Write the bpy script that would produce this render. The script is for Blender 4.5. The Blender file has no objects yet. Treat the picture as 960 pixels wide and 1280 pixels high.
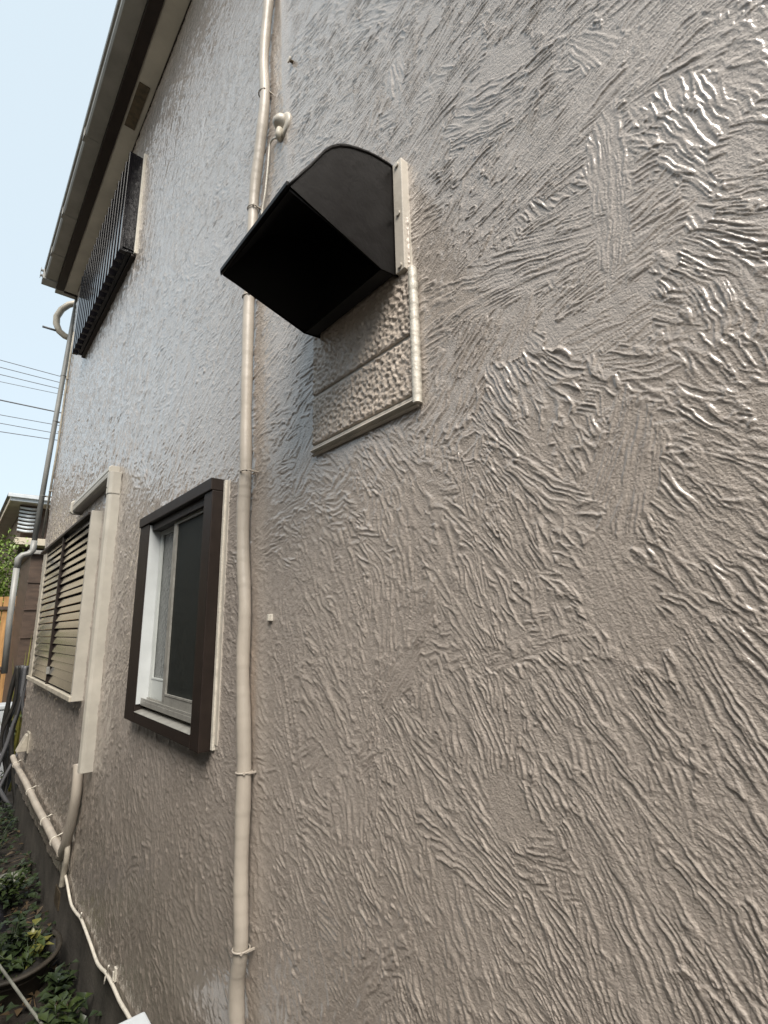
import bpy, bmesh, math, random
import numpy as np
from mathutils import Vector, Matrix

random.seed(7)
RNG = np.random.default_rng(11)
sc = bpy.context.scene
C = sc.collection

# ------------------------------------------------------------------ camera
F_PX, YAW, PITCH, ROLL = 620.0, math.radians(40.958), math.radians(12.753), math.radians(-1.258)
CAM = np.array([-0.66, 0.0, 1.65])
_f = np.array([math.sin(YAW)*math.cos(PITCH), math.cos(YAW)*math.cos(PITCH), math.sin(PITCH)])
_r0 = np.array([math.cos(YAW), -math.sin(YAW), 0.0])
_u0 = np.cross(_r0, _f)
_r = _r0*math.cos(ROLL) + _u0*math.sin(ROLL)
_u = -_r0*math.sin(ROLL) + _u0*math.cos(ROLL)
cam = bpy.data.cameras.new('camera')
cam.sensor_fit = 'HORIZONTAL'
cam.sensor_width = 36.0
cam.lens = F_PX/960*36.0
cam.clip_start = 0.02
cam.clip_end = 600
camo = bpy.data.objects.new('camera', cam)
C.objects.link(camo)
camo.matrix_world = Matrix(((_r[0], _u[0], -_f[0], CAM[0]), (_r[1], _u[1], -_f[1], CAM[1]),
                            (_r[2], _u[2], -_f[2], CAM[2]), (0, 0, 0, 1)))
sc.camera = camo

def on(px, py, ax, val):
    """photo pixel -> point on the plane (axis ax) = val"""
    v = _r*(px-480)/F_PX + _u*(640-py)/F_PX + _f
    t = (val-CAM[ax])/v[ax]
    return CAM + v*t
def W(px, py, x=0.0):
    return Vector(on(px, py, 0, x))
def G(px, py, z=0.0):
    return Vector(on(px, py, 2, z))
def B(px, py, y):
    return Vector(on(px, py, 1, y))

# ------------------------------------------------------------------ world and sun
SUN = Vector((-0.31, -0.52, 0.79)).normalized()     # veiled sun, high behind the camera, raking the wall
wd = bpy.data.worlds.new('World')
sc.world = wd
wd.use_nodes = True
nt = wd.node_tree
nt.nodes.clear()
sky = nt.nodes.new('ShaderNodeTexSky')
sky.sky_type = 'NISHITA'
sky.sun_disc = False
sky.sun_elevation = math.asin(SUN.z)
sky.sun_rotation = math.atan2(SUN.x, SUN.y)
sky.air_density = 1.0
sky.dust_density = 3.0
sky.ozone_density = 1.0
bg = nt.nodes.new('ShaderNodeBackground')
bg.inputs['Strength'].default_value = 0.12
wo = nt.nodes.new('ShaderNodeOutputWorld')
veil = nt.nodes.new('ShaderNodeMix')           # thin high cloud that whitens the whole sky evenly
veil.data_type = 'RGBA'
veil.inputs['Factor'].default_value = 0.72
veil.inputs['B'].default_value = (5.25, 6.05, 6.4, 1)
nt.links.new(sky.outputs[0], veil.inputs['A'])
nt.links.new(veil.outputs['Result'], bg.inputs[0])
nt.links.new(bg.outputs[0], wo.inputs[0])
sl = bpy.data.lights.new('sun', 'SUN')
sl.energy = 4.4
sl.angle = math.radians(38)
sl.color = (1.0, 0.94, 0.86)
so = bpy.data.objects.new('sun', sl)
C.objects.link(so)
so.rotation_euler = SUN.to_track_quat('Z', 'Y').to_euler()
so.location = (-6, -12, 15)
sc.view_settings.view_transform = 'Standard'
sc.view_settings.look = 'None'
sc.view_settings.gamma = 1.0
sc.view_settings.exposure = 0.58
sc.cycles.use_denoising = True
sc.cycles.max_bounces = 8

# ------------------------------------------------------------------ helpers
ORG = {}
class MB:
    def __init__(s):
        s.v = []; s.f = []; s.sm = []
    def add(s, vs, fs, smooth=False):
        o = len(s.v)
        s.v += [tuple(p) for p in vs]
        s.f += [tuple(i+o for i in q) for q in fs]
        s.sm += [smooth]*len(fs)
        return s
    def box(s, x0, x1, y0, y1, z0, z1):
        p = [(x, y, z) for z in (z0, z1) for y in (y0, y1) for x in (x0, x1)]
        return s.add(p, [(0, 2, 3, 1), (4, 5, 7, 6), (0, 1, 5, 4), (2, 6, 7, 3), (0, 4, 6, 2), (1, 3, 7, 5)])
    def hexa(s, p):
        """8 points: bottom 4 ccw then top 4 ccw"""
        return s.add(p, [(3, 2, 1, 0), (4, 5, 6, 7), (0, 1, 5, 4), (1, 2, 6, 5), (2, 3, 7, 6), (3, 0, 4, 7)])
    def prism(s, prof, axis, a, b, smooth=False):
        """extrude a 2-D profile along axis from a to b. axis 1: (x,z) profile"""
        n = len(prof)
        def P(q, t):
            return {0: (t, q[0], q[1]), 1: (q[0], t, q[1]), 2: (q[0], q[1], t)}[axis]
        vs = [P(q, a) for q in prof] + [P(q, b) for q in prof]
        s.add(vs, [(i, (i+1) % n, n+(i+1) % n, n+i) for i in range(n)], smooth)
        o = len(s.v)-2*n
        s.f += [tuple(o+i for i in range(n))[::-1], tuple(o+n+i for i in range(n))]
        s.sm += [False, False]
        return s
    def tube(s, pts, rad, n=12, cap=True, flat=1.0):
        pts = [Vector(p) for p in pts]
        m = len(pts)
        rads = rad if isinstance(rad, (list, tuple)) else [rad]*m
        tang = []
        for i in range(m):
            t = pts[min(i+1, m-1)]-pts[max(i-1, 0)]
            tang.append(t.normalized())
        a = Vector((1, 0, 0)) if abs(tang[0].x) < 0.9 else Vector((0, 1, 0))
        nrm = (a-tang[0]*a.dot(tang[0])).normalized()
        vs = []
        for i in range(m):
            nrm = (nrm-tang[i]*nrm.dot(tang[i])).normalized()
            bi = tang[i].cross(nrm)
            for k in range(n):
                q = 2*math.pi*k/n
                vs.append(pts[i]+nrm*math.cos(q)*rads[i]*flat+bi*math.sin(q)*rads[i])
        fs = [(i*n+k, i*n+(k+1) % n, (i+1)*n+(k+1) % n, (i+1)*n+k) for i in range(m-1) for k in range(n)]
        s.add(vs, fs, True)
        if cap:
            o = len(s.v)-m*n
            s.f += [tuple(o+k for k in range(n))[::-1], tuple(o+(m-1)*n+k for k in range(n))]
            s.sm += [False, False]
        return s
    def ring(s, c, ax, r, t, n=16, k=6, arc=(0, 2*math.pi)):
        """small torus round axis direction ax"""
        ax = Vector(ax).normalized()
        a = Vector((1, 0, 0)) if abs(ax.x) < 0.9 else Vector((0, 1, 0))
        e1 = (a-ax*a.dot(ax)).normalized(); e2 = ax.cross(e1)
        full = abs(arc[1]-arc[0]) > 6.2
        pts = [Vector(c)+e1*r*math.cos(q)+e2*r*math.sin(q) for q in np.linspace(arc[0], arc[1], n+1)]
        return s.tube(pts, t, k, cap=not full)
    def build(s, name, mat, parent=None, bevel=0.0):
        o3 = ORG[parent.name] if parent else Vector((0, 0, 0))
        me = bpy.data.meshes.new(name)
        me.from_pydata([(p[0]-o3.x, p[1]-o3.y, p[2]-o3.z) for p in s.v], [], s.f)
        me.polygons.foreach_set('use_smooth', s.sm)
        bm = bmesh.new(); bm.from_mesh(me)
        bmesh.ops.recalc_face_normals(bm, faces=bm.faces)
        if bevel:
            bmesh.ops.bevel(bm, geom=bm.edges[:], offset=bevel, segments=2, affect='EDGES', profile=0.6, clamp_overlap=True)
        bm.to_mesh(me); bm.free()
        me.materials.append(mat)
        o = bpy.data.objects.new(name, me)
        C.objects.link(o)
        if parent:
            o.parent = parent
        ORG[o.name] = o3.copy()
        return o

def tag(o, label, cat, group=None):
    o['label'] = label; o['category'] = cat
    if group:
        o['group'] = group
    return o
def thing(name, label, cat, loc, group=None):
    o = bpy.data.objects.new(name, None)
    o.empty_display_size = 0.1
    C.objects.link(o)
    o.location = loc
    ORG[o.name] = Vector(loc)
    return tag(o, label, cat, group)
def struct(o, kind='structure'):
    o['kind'] = kind
    return o

def mat(name, col, rough=0.5, var=0.12, scale=6.0, bump=0.0, bscale=60.0, metal=0.0, spec=0.5, stretch=(1, 1, 1),
        col2=None, rvar=0.1, coat=0.0, trans=0.0):
    """principled material with broken-up colour, roughness and fine relief"""
    m = bpy.data.materials.new(name)
    m.use_nodes = True
    n = m.node_tree.nodes; l = m.node_tree.links
    p = n['Principled BSDF']
    tc = n.new('ShaderNodeTexCoord'); mp = n.new('ShaderNodeMapping')
    mp.inputs['Scale'].default_value = stretch
    l.new(tc.outputs['Object'], mp.inputs['Vector'])
    nz = n.new('ShaderNodeTexNoise'); nz.inputs['Scale'].default_value = scale
    nz.inputs['Detail'].default_value = 6; nz.inputs['Roughness'].default_value = 0.62
    l.new(mp.outputs[0], nz.inputs['Vector'])
    rp = n.new('ShaderNodeValToRGB')
    c2 = col2 or tuple(c*(1-2*var) for c in col)
    rp.color_ramp.elements[0].position = 0.3; rp.color_ramp.elements[1].position = 0.7
    rp.color_ramp.elements[0].color = (*c2, 1)
    rp.color_ramp.elements[1].color = (*[min(1, c*(1+var)) for c in col], 1)
    l.new(nz.outputs[0], rp.inputs[0]); l.new(rp.outputs[0], p.inputs['Base Color'])
    mr = n.new('ShaderNodeMapRange')
    mr.inputs['To Min'].default_value = max(0.02, rough-rvar); mr.inputs['To Max'].default_value = min(1, rough+rvar)
    l.new(nz.outputs[0], mr.inputs['Value']); l.new(mr.outputs[0], p.inputs['Roughness'])
    p.inputs['Metallic'].default_value = metal
    p.inputs['Specular IOR Level'].default_value = spec
    p.inputs['Coat Weight'].default_value = coat
    p.inputs['Transmission Weight'].default_value = trans
    if bump:
        nb = n.new('ShaderNodeTexNoise'); nb.inputs['Scale'].default_value = bscale
        nb.inputs['Detail'].default_value = 5
        l.new(mp.outputs[0], nb.inputs['Vector'])
        b = n.new('ShaderNodeBump'); b.inputs['Strength'].default_value = 1.0
        b.inputs['Distance'].default_value = bump
        l.new(nb.outputs[0], b.inputs['Height']); l.new(b.outputs[0], p.inputs['Normal'])
    return m

M = {}
M['brown'] = mat('dark_brown_aluminium', (0.019, 0.0125, 0.0095), 0.5, 0.15, 20, 0.0002, 300, spec=0.3)
M['black'] = mat('black_gloss_paint', (0.0042, 0.0033, 0.0030), 0.40, 0.2, 9, 0.0016, 26, rvar=0.12, spec=0.08)
M['blackmetal'] = mat('black_lattice_metal', (0.008, 0.0075, 0.009), 0.07, 0.2, 12, 0.0, 90, rvar=0.03, spec=0.22)
M['inside'] = mat('near_black_interior', (0.004, 0.0038, 0.0038), 0.8, 0.2, 9)  # near-black base colour for insides and backings
M['beige'] = mat('beige_painted_trim', (0.5, 0.455, 0.39), 0.4, 0.1, 14, 0.0006, 120)
M['cream'] = mat('cream_sealant', (0.58, 0.54, 0.465), 0.4, 0.1, 40, 0.0015, 160)
M['tape'] = mat('cream_wrapping_tape', (0.395, 0.35, 0.295), 0.42, 0.14, 5, 0.0006, 90, stretch=(1, 1, 0.5))
M['duct'] = mat('grey_beige_plastic_duct', (0.40, 0.375, 0.325), 0.36, 0.08, 8, 0.0002, 90)
M['conduit'] = mat('weathered_cream_conduit', (0.42, 0.38, 0.31), 0.5, 0.16, 16, 0.0006, 60)
M['gutter'] = mat('grey_beige_gutter', (0.2, 0.19, 0.165), 0.4, 0.12, 5, 0.0005, 40)
M['spout'] = mat('grey_downspout', (0.24, 0.24, 0.225), 0.42, 0.12, 5, 0.0004, 50)
M['soffit'] = mat('beige_soffit_board', (0.42, 0.385, 0.32), 0.6, 0.1, 4, 0.0006, 70)
M['vent'] = mat('rusty_mesh_vent', (0.085, 0.062, 0.035), 0.7, 0.3, 25, 0.001, 200)
M['slat'] = mat('brown_gloss_louvre', (0.026, 0.020, 0.016), 0.13, 0.15, 7, 0.0006, 14, spec=0.9, rvar=0.05)
M['jambgrey'] = mat('pale_grey_aluminium', (0.46, 0.48, 0.46), 0.34, 0.06, 10, 0.0001, 120)
M['jamb'] = mat('white_jamb', (0.5, 0.52, 0.52), 0.35, 0.05, 10)
M['white'] = mat('white_plastic', (0.52, 0.55, 0.57), 0.3, 0.05, 10, 0.0002, 80)
M['alu'] = mat('brushed_aluminium', (0.33, 0.32, 0.29), 0.38, 0.12, 30, 0.0002, 150, metal=0.35)
M['glass'] = mat('pebbled_frosted_glass', (0.10, 0.105, 0.10), 0.16, 0.2, 14, 0.0035, 75, spec=0.6)
M['screen'] = mat('dark_insect_screen', (0.013, 0.015, 0.013), 0.62, 0.2, 40, 0.0005, 900, spec=0.25)
M['concrete'] = mat('dark_damp_concrete', (0.085, 0.075, 0.062), 0.8, 0.3, 5, 0.003, 55)
M['soil'] = mat('damp_soil', (0.028, 0.022, 0.016), 0.95, 0.4, 7, 0.012, 30)
M['stone'] = mat('grey_stone', (0.2, 0.2, 0.17), 0.8, 0.3, 9, 0.004, 40)
M['sheet'] = mat('crumpled_dark_plastic', (0.018, 0.018, 0.022), 0.3, 0.3, 8, 0.002, 40)
M['rubber'] = mat('dark_rubber', (0.022, 0.02, 0.017), 0.55, 0.3, 8, 0.001, 60)
M['tub'] = mat('old_brown_tub', (0.04, 0.032, 0.022), 0.7, 0.3, 8, 0.002, 50)
M['wood'] = mat('orange_stained_wood', (0.42, 0.23, 0.085), 0.55, 0.25, 5, 0.0015, 60, stretch=(3, 3, 0.4))
M['darkwood'] = mat('dark_brown_siding', (0.075, 0.048, 0.033), 0.6, 0.25, 4, 0.001, 60, stretch=(1, 1, 4))
M['tile'] = mat('weathered_grey_roofing', (0.28, 0.27, 0.25), 0.7, 0.2, 5, 0.003, 30)
M['nwall'] = mat('cream_render', (0.5, 0.44, 0.34), 0.7, 0.1, 3, 0.002, 70)
M['grywall'] = mat('taupe_siding', (0.13, 0.105, 0.085), 0.7, 0.12, 3, 0.002, 50)
M['gold'] = mat('warm_yellow_render', (0.64, 0.55, 0.40), 0.7, 0.1, 3, 0.002, 50)
M['wire'] = mat('grey_cable', (0.09, 0.09, 0.095), 0.5, 0.1, 5)
M['bark'] = mat('bark', (0.07, 0.05, 0.035), 0.9, 0.3, 12, 0.006, 40)
M['pane'] = mat('dark_window_glass', (0.03, 0.035, 0.04), 0.06, 0.1, 3, spec=0.7, rvar=0.02)

def leafmat(name, c1, c2):
    m = mat(name, c1, 0.45, 0.2, 9, 0.0004, 120, col2=c2)
    return m
M['leaf'] = leafmat('green_leaf', (0.05, 0.07, 0.017), (0.018, 0.03, 0.008))  # base colour lowered to stand for shade along the wall foot
M['leafdark'] = leafmat('dark_green_leaf', (0.026, 0.04, 0.012), (0.010, 0.018, 0.006))
M['leafyel'] = leafmat('yellowing_leaf', (0.17, 0.15, 0.03), (0.07, 0.08, 0.02))
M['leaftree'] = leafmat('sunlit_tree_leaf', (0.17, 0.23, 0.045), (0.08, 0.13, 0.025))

# ------------------------------------------------------------------ stucco material
def stucco_material():
    m = bpy.data.materials.new('taupe_gloss_stucco')
    m.use_nodes = True
    n = m.node_tree.nodes; l = m.node_tree.links
    p = n['Principled BSDF']
    tc = n.new('ShaderNodeTexCoord')
    geo = n.new('ShaderNodeNewGeometry')
    def noise(scale, det, rough=0.6, vec=None):
        z = n.new('ShaderNodeTexNoise'); z.inputs['Scale'].default_value = scale
        z.inputs['Detail'].default_value = det; z.inputs['Roughness'].default_value = rough
        l.new(vec or geo.outputs['Position'], z.inputs['Vector'])
        return z
    def math_(op, a, b=None, c=None):
        q = n.new('ShaderNodeMath'); q.operation = op
        for i, x in enumerate((a, b, c)):
            if x is None: continue
            if isinstance(x, (int, float)): q.inputs[i].default_value = x
            else: l.new(x, q.inputs[i])
        return q.outputs[0]
    big = noise(1.6, 6)
    rp = n.new('ShaderNodeValToRGB')
    e = rp.color_ramp.elements
    e[0].position = 0.32; e[1].position = 0.7
    e[0].color = (0.355, 0.308, 0.269, 1); e[1].color = (0.40, 0.349, 0.306, 1)
    l.new(big.outputs[0], rp.inputs[0])
    # faint brown stain that runs down beside the wrapped pipe
    sep = n.new('ShaderNodeSeparateXYZ'); l.new(geo.outputs['Position'], sep.inputs[0])
    wn = noise(3.0, 4)
    yy = math_('ADD', sep.outputs['Y'], math_('MULTIPLY', math_('SUBTRACT', wn.outputs[0], 0.5), 0.05))
    dist = math_('ABSOLUTE', math_('SUBTRACT', yy, 1.335))
    band = n.new('ShaderNodeMapRange'); band.interpolation_type = 'SMOOTHSTEP'
    band.inputs['From Min'].default_value = 0.045; band.inputs['From Max'].default_value = 0.0
    l.new(dist, band.inputs['Value'])
    up = n.new('ShaderNodeMapRange'); up.interpolation_type = 'SMOOTHSTEP'
    up.inputs['From Min'].default_value = 1.95; up.inputs['From Max'].default_value = 1.2
    l.new(sep.outputs['Z'], up.inputs['Value'])
    fac = math_('MULTIPLY', math_('MULTIPLY', band.outputs[0], up.outputs[0]), 0.55)
    mx = n.new('ShaderNodeMix'); mx.data_type = 'RGBA'
    l.new(fac, mx.inputs['Factor']); l.new(rp.outputs[0], mx.inputs['A'])
    mx.inputs['B'].default_value = (0.44, 0.32, 0.225, 1)
    # grime speckle
    sp = noise(55, 4, 0.7)
    spr = n.new('ShaderNodeMapRange'); spr.inputs['From Min'].default_value = 0.3; spr.inputs['From Max'].default_value = 0.7
    spr.inputs['To Min'].default_value = 0.88; spr.inputs['To Max'].default_value = 1.06
    l.new(sp.outputs[0], spr.inputs['Value'])
    # run-down streaks and a mottled brown tint growing towards the ground
    mp2 = n.new('ShaderNodeMapping'); mp2.inputs['Scale'].default_value = (1, 9, 0.55)
    l.new(geo.outputs['Position'], mp2.inputs['Vector'])
    st = noise(1.5, 5, 0.6, mp2.outputs[0])
    str_ = n.new('ShaderNodeMapRange'); str_.inputs['From Min'].default_value = 0.5; str_.inputs['From Max'].default_value = 0.75
    str_.inputs['To Max'].default_value = 0.16; l.new(st.outputs[0], str_.inputs['Value'])
    dn = noise(2.4, 6, 0.65)
    dz_ = math_('SUBTRACT', math_('ADD', 0.62, math_('MULTIPLY', dn.outputs[0], 1.3)), sep.outputs['Z'])
    dr = n.new('ShaderNodeMapRange'); dr.interpolation_type = 'SMOOTHSTEP'; dr.inputs['From Min'].default_value = -0.25
    dr.inputs['From Max'].default_value = 0.75; dr.inputs['To Max'].default_value = 0.42; l.new(dz_, dr.inputs['Value'])
    streak_tint = math_('MAXIMUM', str_.outputs[0], dr.outputs[0])
    md = n.new('ShaderNodeMix'); md.data_type = 'RGBA'; l.new(streak_tint, md.inputs['Factor'])
    l.new(mx.outputs['Result'], md.inputs['A']); md.inputs['B'].default_value = (0.2, 0.165, 0.13, 1)
    hs = n.new('ShaderNodeHueSaturation'); l.new(md.outputs['Result'], hs.inputs['Color']); l.new(spr.outputs[0], hs.inputs['Value'])
    l.new(hs.outputs[0], p.inputs['Base Color'])
    rr = n.new('ShaderNodeMapRange'); rr.inputs['To Min'].default_value = 0.3; rr.inputs['To Max'].default_value = 0.45
    l.new(big.outputs[0], rr.inputs['Value']); l.new(rr.outputs[0], p.inputs['Roughness'])
    p.inputs['Specular IOR Level'].default_value = 0.18
    p.inputs['Coat Weight'].default_value = 1.0          # fresh gloss paint film
    p.inputs['Coat Roughness'].default_value = 0.15
    p.inputs['Coat IOR'].default_value = 1.56
    # sandy grain
    g1 = noise(260, 3, 0.7); g2 = noise(70, 3, 0.6)
    hgt = math_('ADD', math_('MULTIPLY', g1.outputs[0], 0.8), math_('MULTIPLY', g2.outputs[0], 0.7))
    b = n.new('ShaderNodeBump'); b.inputs['Strength'].default_value = 1.0; b.inputs['Distance'].default_value = 0.0030
    l.new(hgt, b.inputs['Height']); l.new(b.outputs[0], p.inputs['Normal'])
    return m
M['stucco'] = stucco_material()

def pebble_material():
    m = mat('stone_textured_board', (0.47, 0.40, 0.335), 0.42, 0.1, 12)
    n = m.node_tree.nodes; l = m.node_tree.links
    geo = n.new('ShaderNodeNewGeometry')
    z = n.new('ShaderNodeTexNoise'); z.inputs['Scale'].default_value = 95; z.inputs['Detail'].default_value = 2
    z.inputs['Distortion'].default_value = 0.6
    l.new(geo.outputs['Position'], z.inputs['Vector'])
    b = n.new('ShaderNodeBump'); b.inputs['Distance'].default_value = 0.003; b.inputs['Strength'].default_value = 1.0
    l.new(z.outputs[0], b.inputs['Height']); l.new(b.outputs[0], n['Principled BSDF'].inputs['Normal'])
    return m
M['board'] = pebble_material()

# ------------------------------------------------------------------ stucco relief
Y0, Y1, Z0, Z1 = -0.8, 6.06, 0.30, 5.50
def noise_tex(n, period):
    w = RNG.standard_normal((n, n))
    k = np.fft.fftfreq(n)
    kk = np.hypot(*np.meshgrid(k, k, indexing='ij'))
    k0 = 1.0/period
    filt = np.exp(-((kk-k0*0.75)/(k0*0.5))**2)
    t = np.fft.ifft2(np.fft.fft2(w)*filt).real
    return (t/t.std()).astype(np.float32)
NT = noise_tex(2048, 32)
NT2 = noise_tex(2048, 32)
def ns(T, a, b):
    return T[(a*32).astype(np.int32) & 2047, (b*32).astype(np.int32) & 2047]

# guide directions, read off the wall: image position and stroke angle
GUIDE = [(600, 80, 55), (850, 130, 168), (860, 30, 45), (930, 230, 172), (650, 370, 128), (620, 250, 52), (780, 320, 42), (900, 500, 168),
         (680, 640, 128), (450, 650, 118), (860, 880, 132), (700, 880, 116), (600, 1100, 120), (450, 1000, 108), (850, 720, 120),
         (930, 720, 140), (350, 480, 62), (230, 400, 66), (200, 1000, 95), (360, 900, 110), (850, 1150, 112), (520, 500, 50),
         (120, 480, 72), (260, 140, 68), (160, 750, 75), (400, 60, 55), (500, 820, 100), (780, 1250, 118), (930, 1000, 125)]
def project(y, z):
    q = np.array([0.0, y, z])-CAM
    w = q @ _f
    return 480+F_PX*(q @ _r)/w, 640-F_PX*(q @ _u)/w
gp = []
for gx, gy, ga in GUIDE:
    a = W(gx, gy); e = 6.0
    b = W(gx+e*math.cos(math.radians(ga)), gy-e*math.sin(math.radians(ga)))
    gp.append((a.y, a.z, math.atan2(b.z-a.z, b.y-a.y), max(0.15, 0.25*a.y)))
GP = np.array(gp)
def guide_angle(y, z):
    d2 = ((GP[:, 0]-y)**2+(GP[:, 1]-z)**2)/GP[:, 3]**2
    w = 1/(0.10+d2)**3
    return 0.5*math.atan2((w*np.sin(2*GP[:, 2])).sum(), (w*np.cos(2*GP[:, 2])).sum())

def stamps():
    out = []
    st = 0.078
    for a in np.arange(Y0, Y1+st, st):
        for b in np.arange(Z0, Z1+st, st):
            if a < 1.0 and b > 3.6: continue
            out.append((a+RNG.uniform(-.08, .08), b+RNG.uniform(-.08, .08)))
    RNG.shuffle(out)
    res = []
    for cy, cz in out:
        r = RNG.random()
        ang = guide_angle(cy, cz)+RNG.normal(0, 0.28)
        if r < 0.12: ang += RNG.choice([-1, 1])*RNG.uniform(0.6, 1.4)
        if r > 0.975:      # a flat swipe: leaves the wall nearly smooth
            L, Wd, amp = RNG.uniform(.05, .11), RNG.uniform(.035, .07), RNG.uniform(.0004, .0013)
        elif r > 0.30:     # feathery stamp with veins running together
            L, Wd, amp = RNG.uniform(.07, .14), RNG.uniform(.04, .08), RNG.uniform(.0020, .0034)
        else:              # long raking strokes
            L, Wd, amp = RNG.uniform(.09, .18), RNG.uniform(.03, .06), RNG.uniform(.0018, .0031)
        wl = RNG.uniform(.0118, .0195) if r > 0.30 else RNG.uniform(.0105, .0150)
        ll = RNG.uniform(.10, .22) if r > 0.30 else RNG.uniform(.22, .45)
        far = min(max(1+(cy-1.6)*.65, 1), 3.0)              # coarser trowelling towards the far end
        wl *= far; ll *= far**.6; amp *= far**.45
        if cy < .7: k_ = .72+.4*max(cy, 0); wl *= k_; amp *= k_; L *= far**.35; Wd *= far**.35
        shear = RNG.uniform(.07, .20) if r > 0.30 else RNG.uniform(.02, .07)
        res.append((cy, cz, ang, L, Wd, amp, wl, ll, RNG.uniform(-.8, .8), RNG.normal(0, .7), RNG.uniform(.0006, .0026), RNG.uniform(0, 60, 12), shear))
    return res
def relief(ST, CELL, Ya, Yb):
    GY, GZ = int((Yb-Ya)/CELL)+2, int((Z1-Z0)/CELL)+2
    H = np.zeros((GY, GZ), np.float32)
    ys = Ya+np.arange(GY, dtype=np.float32)*CELL
    zs = Z0+np.arange(GZ, dtype=np.float32)*CELL
    for cy, cz, ang, L, Wd, amp, wl, ll, fan, bend, lipa, o, shear in ST:
        R = math.hypot(L, Wd)*1.1
        i0, i1 = max(0, int((cy-R-Ya)/CELL)), min(GY, int((cy+R-Ya)/CELL))
        j0, j1 = max(0, int((cz-R-Z0)/CELL)), min(GZ, int((cz+R-Z0)/CELL))
        if i1-i0 < 3 or j1-j0 < 3: continue
        dy = (ys[i0:i1]-cy)[:, None]; dz = (zs[j0:j1]-cz)[None, :]
        ca, sa = math.cos(ang), math.sin(ang)
        u0 = dy*ca+dz*sa; v0 = -dy*sa+dz*ca
        sel = (np.abs(u0) < 1.15*L) & (np.abs(v0) < 1.15*Wd)
        u = u0[sel]; v = v0[sel]
        lo = ns(NT2, u/.045+o[0], v/.045+o[1])
        hi = ns(NT2, u/.016+o[2], v/.012+o[3])
        rr = (np.abs(u)/L)**2.6+(np.abs(v)/Wd)**2.6+.26*lo+.10*hi
        mk = np.clip((1.02-rr)/.22, 0, 1); mk = mk*mk*(3-2*mk)
        vv = v*(1+fan*u/L)+bend*u*u+.0012*lo+.0004*hi
        n1 = ns(NT, u/ll+o[4], (vv-shear*u)/wl+o[5])
        n2 = ns(NT, u/(ll*.8)+o[6], (vv+shear*u)/(wl*1.15)+o[7])
        fade = np.clip(.88+.45*ns(NT2, u/.08+o[8], v/.05+o[9]), .42, 1.25)
        fade2 = np.clip(.74+.5*ns(NT2, u/.07+o[10], v/.06+o[11]), 0, 1.1)
        k1 = np.exp(-np.abs(n1/.34)**1.5); k2 = np.exp(-np.abs(n2/.31)**1.5)
        hh = amp*np.maximum(k1*fade, k2*fade2)
        lip = np.exp(-((rr-.86)/.12)**2)*np.clip(u/L*1.4+.1, 0, 1)*np.clip(.4+lo*.6, 0, 1)
        hh = hh+lip*lipa
        sub = H[i0:i1, j0:j1]
        sub[sel] = sub[sel]*(1-mk)+mk*hh
    # clean, smoother run beside the wrapped pipe and the old bracket scar above the cable entry
    yy = ys[:, None]; zz = zs[None, :]
    wob = .012*np.sin(zz*3.1)+.006*np.sin(zz*11)
    band = np.exp(-((yy-1.335-wob)/.03)**2)*np.clip((2.0-zz)/.6, 0, 1)
    H *= (1-.75*band)
    scar = np.exp(-((yy-1.225-.1*(zz-3.3)-.5*wob)/.026)**2)*np.clip((zz-3.0)/.15, 0, 1)
    H *= (1-.75*scar)
    H += (.005*scar).astype(np.float32)
    H += (.0012*np.sin(yy*5.1+1.3*np.sin(zz*2.3))*np.sin(zz*4.3+.9*np.sin(yy*3.7))).astype(np.float32)
    # the coat lies less evenly towards the far end
    ramp = np.clip((yy-1.5)/1.8, 0, 1)
    if ramp.max() > 0:
        a_ = (yy+.35*zz); b_ = (zz-.35*yy)
        und = ns(NT, a_/.075+5, b_/.17+3)+.6*ns(NT2, a_/.04+1, b_/.10+8)
        H += (ramp*.0011*und).astype(np.float32)
    return H, CELL, Ya
_ST = stamps()
YSEAM = 2.0
HN0 = relief(_ST, .0010, -0.05, 0.87)
HN = relief(_ST, .0013, 0.83, YSEAM+.02)
HFAR = relief(_ST, .0025, Y0, Y1)
def height(y, z):
    HF, CELL, Ya = HFAR if (y.min() < -.01 or y.max() > YSEAM+.01) else (HN0 if y.max() < .86 else HN)
    GY, GZ = HF.shape
    a = np.clip((y-Ya)/CELL, 0, GY-1.001); b = np.clip((z-Z0)/CELL, 0, GZ-1.001)
    i = a.astype(np.int32); j = b.astype(np.int32); fa = a-i; fb = b-j
    return (HF[i, j]*(1-fa)*(1-fb)+HF[i+1, j]*fa*(1-fb)+HF[i, j+1]*(1-fa)*fb+HF[i+1, j+1]*fa*fb)

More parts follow.
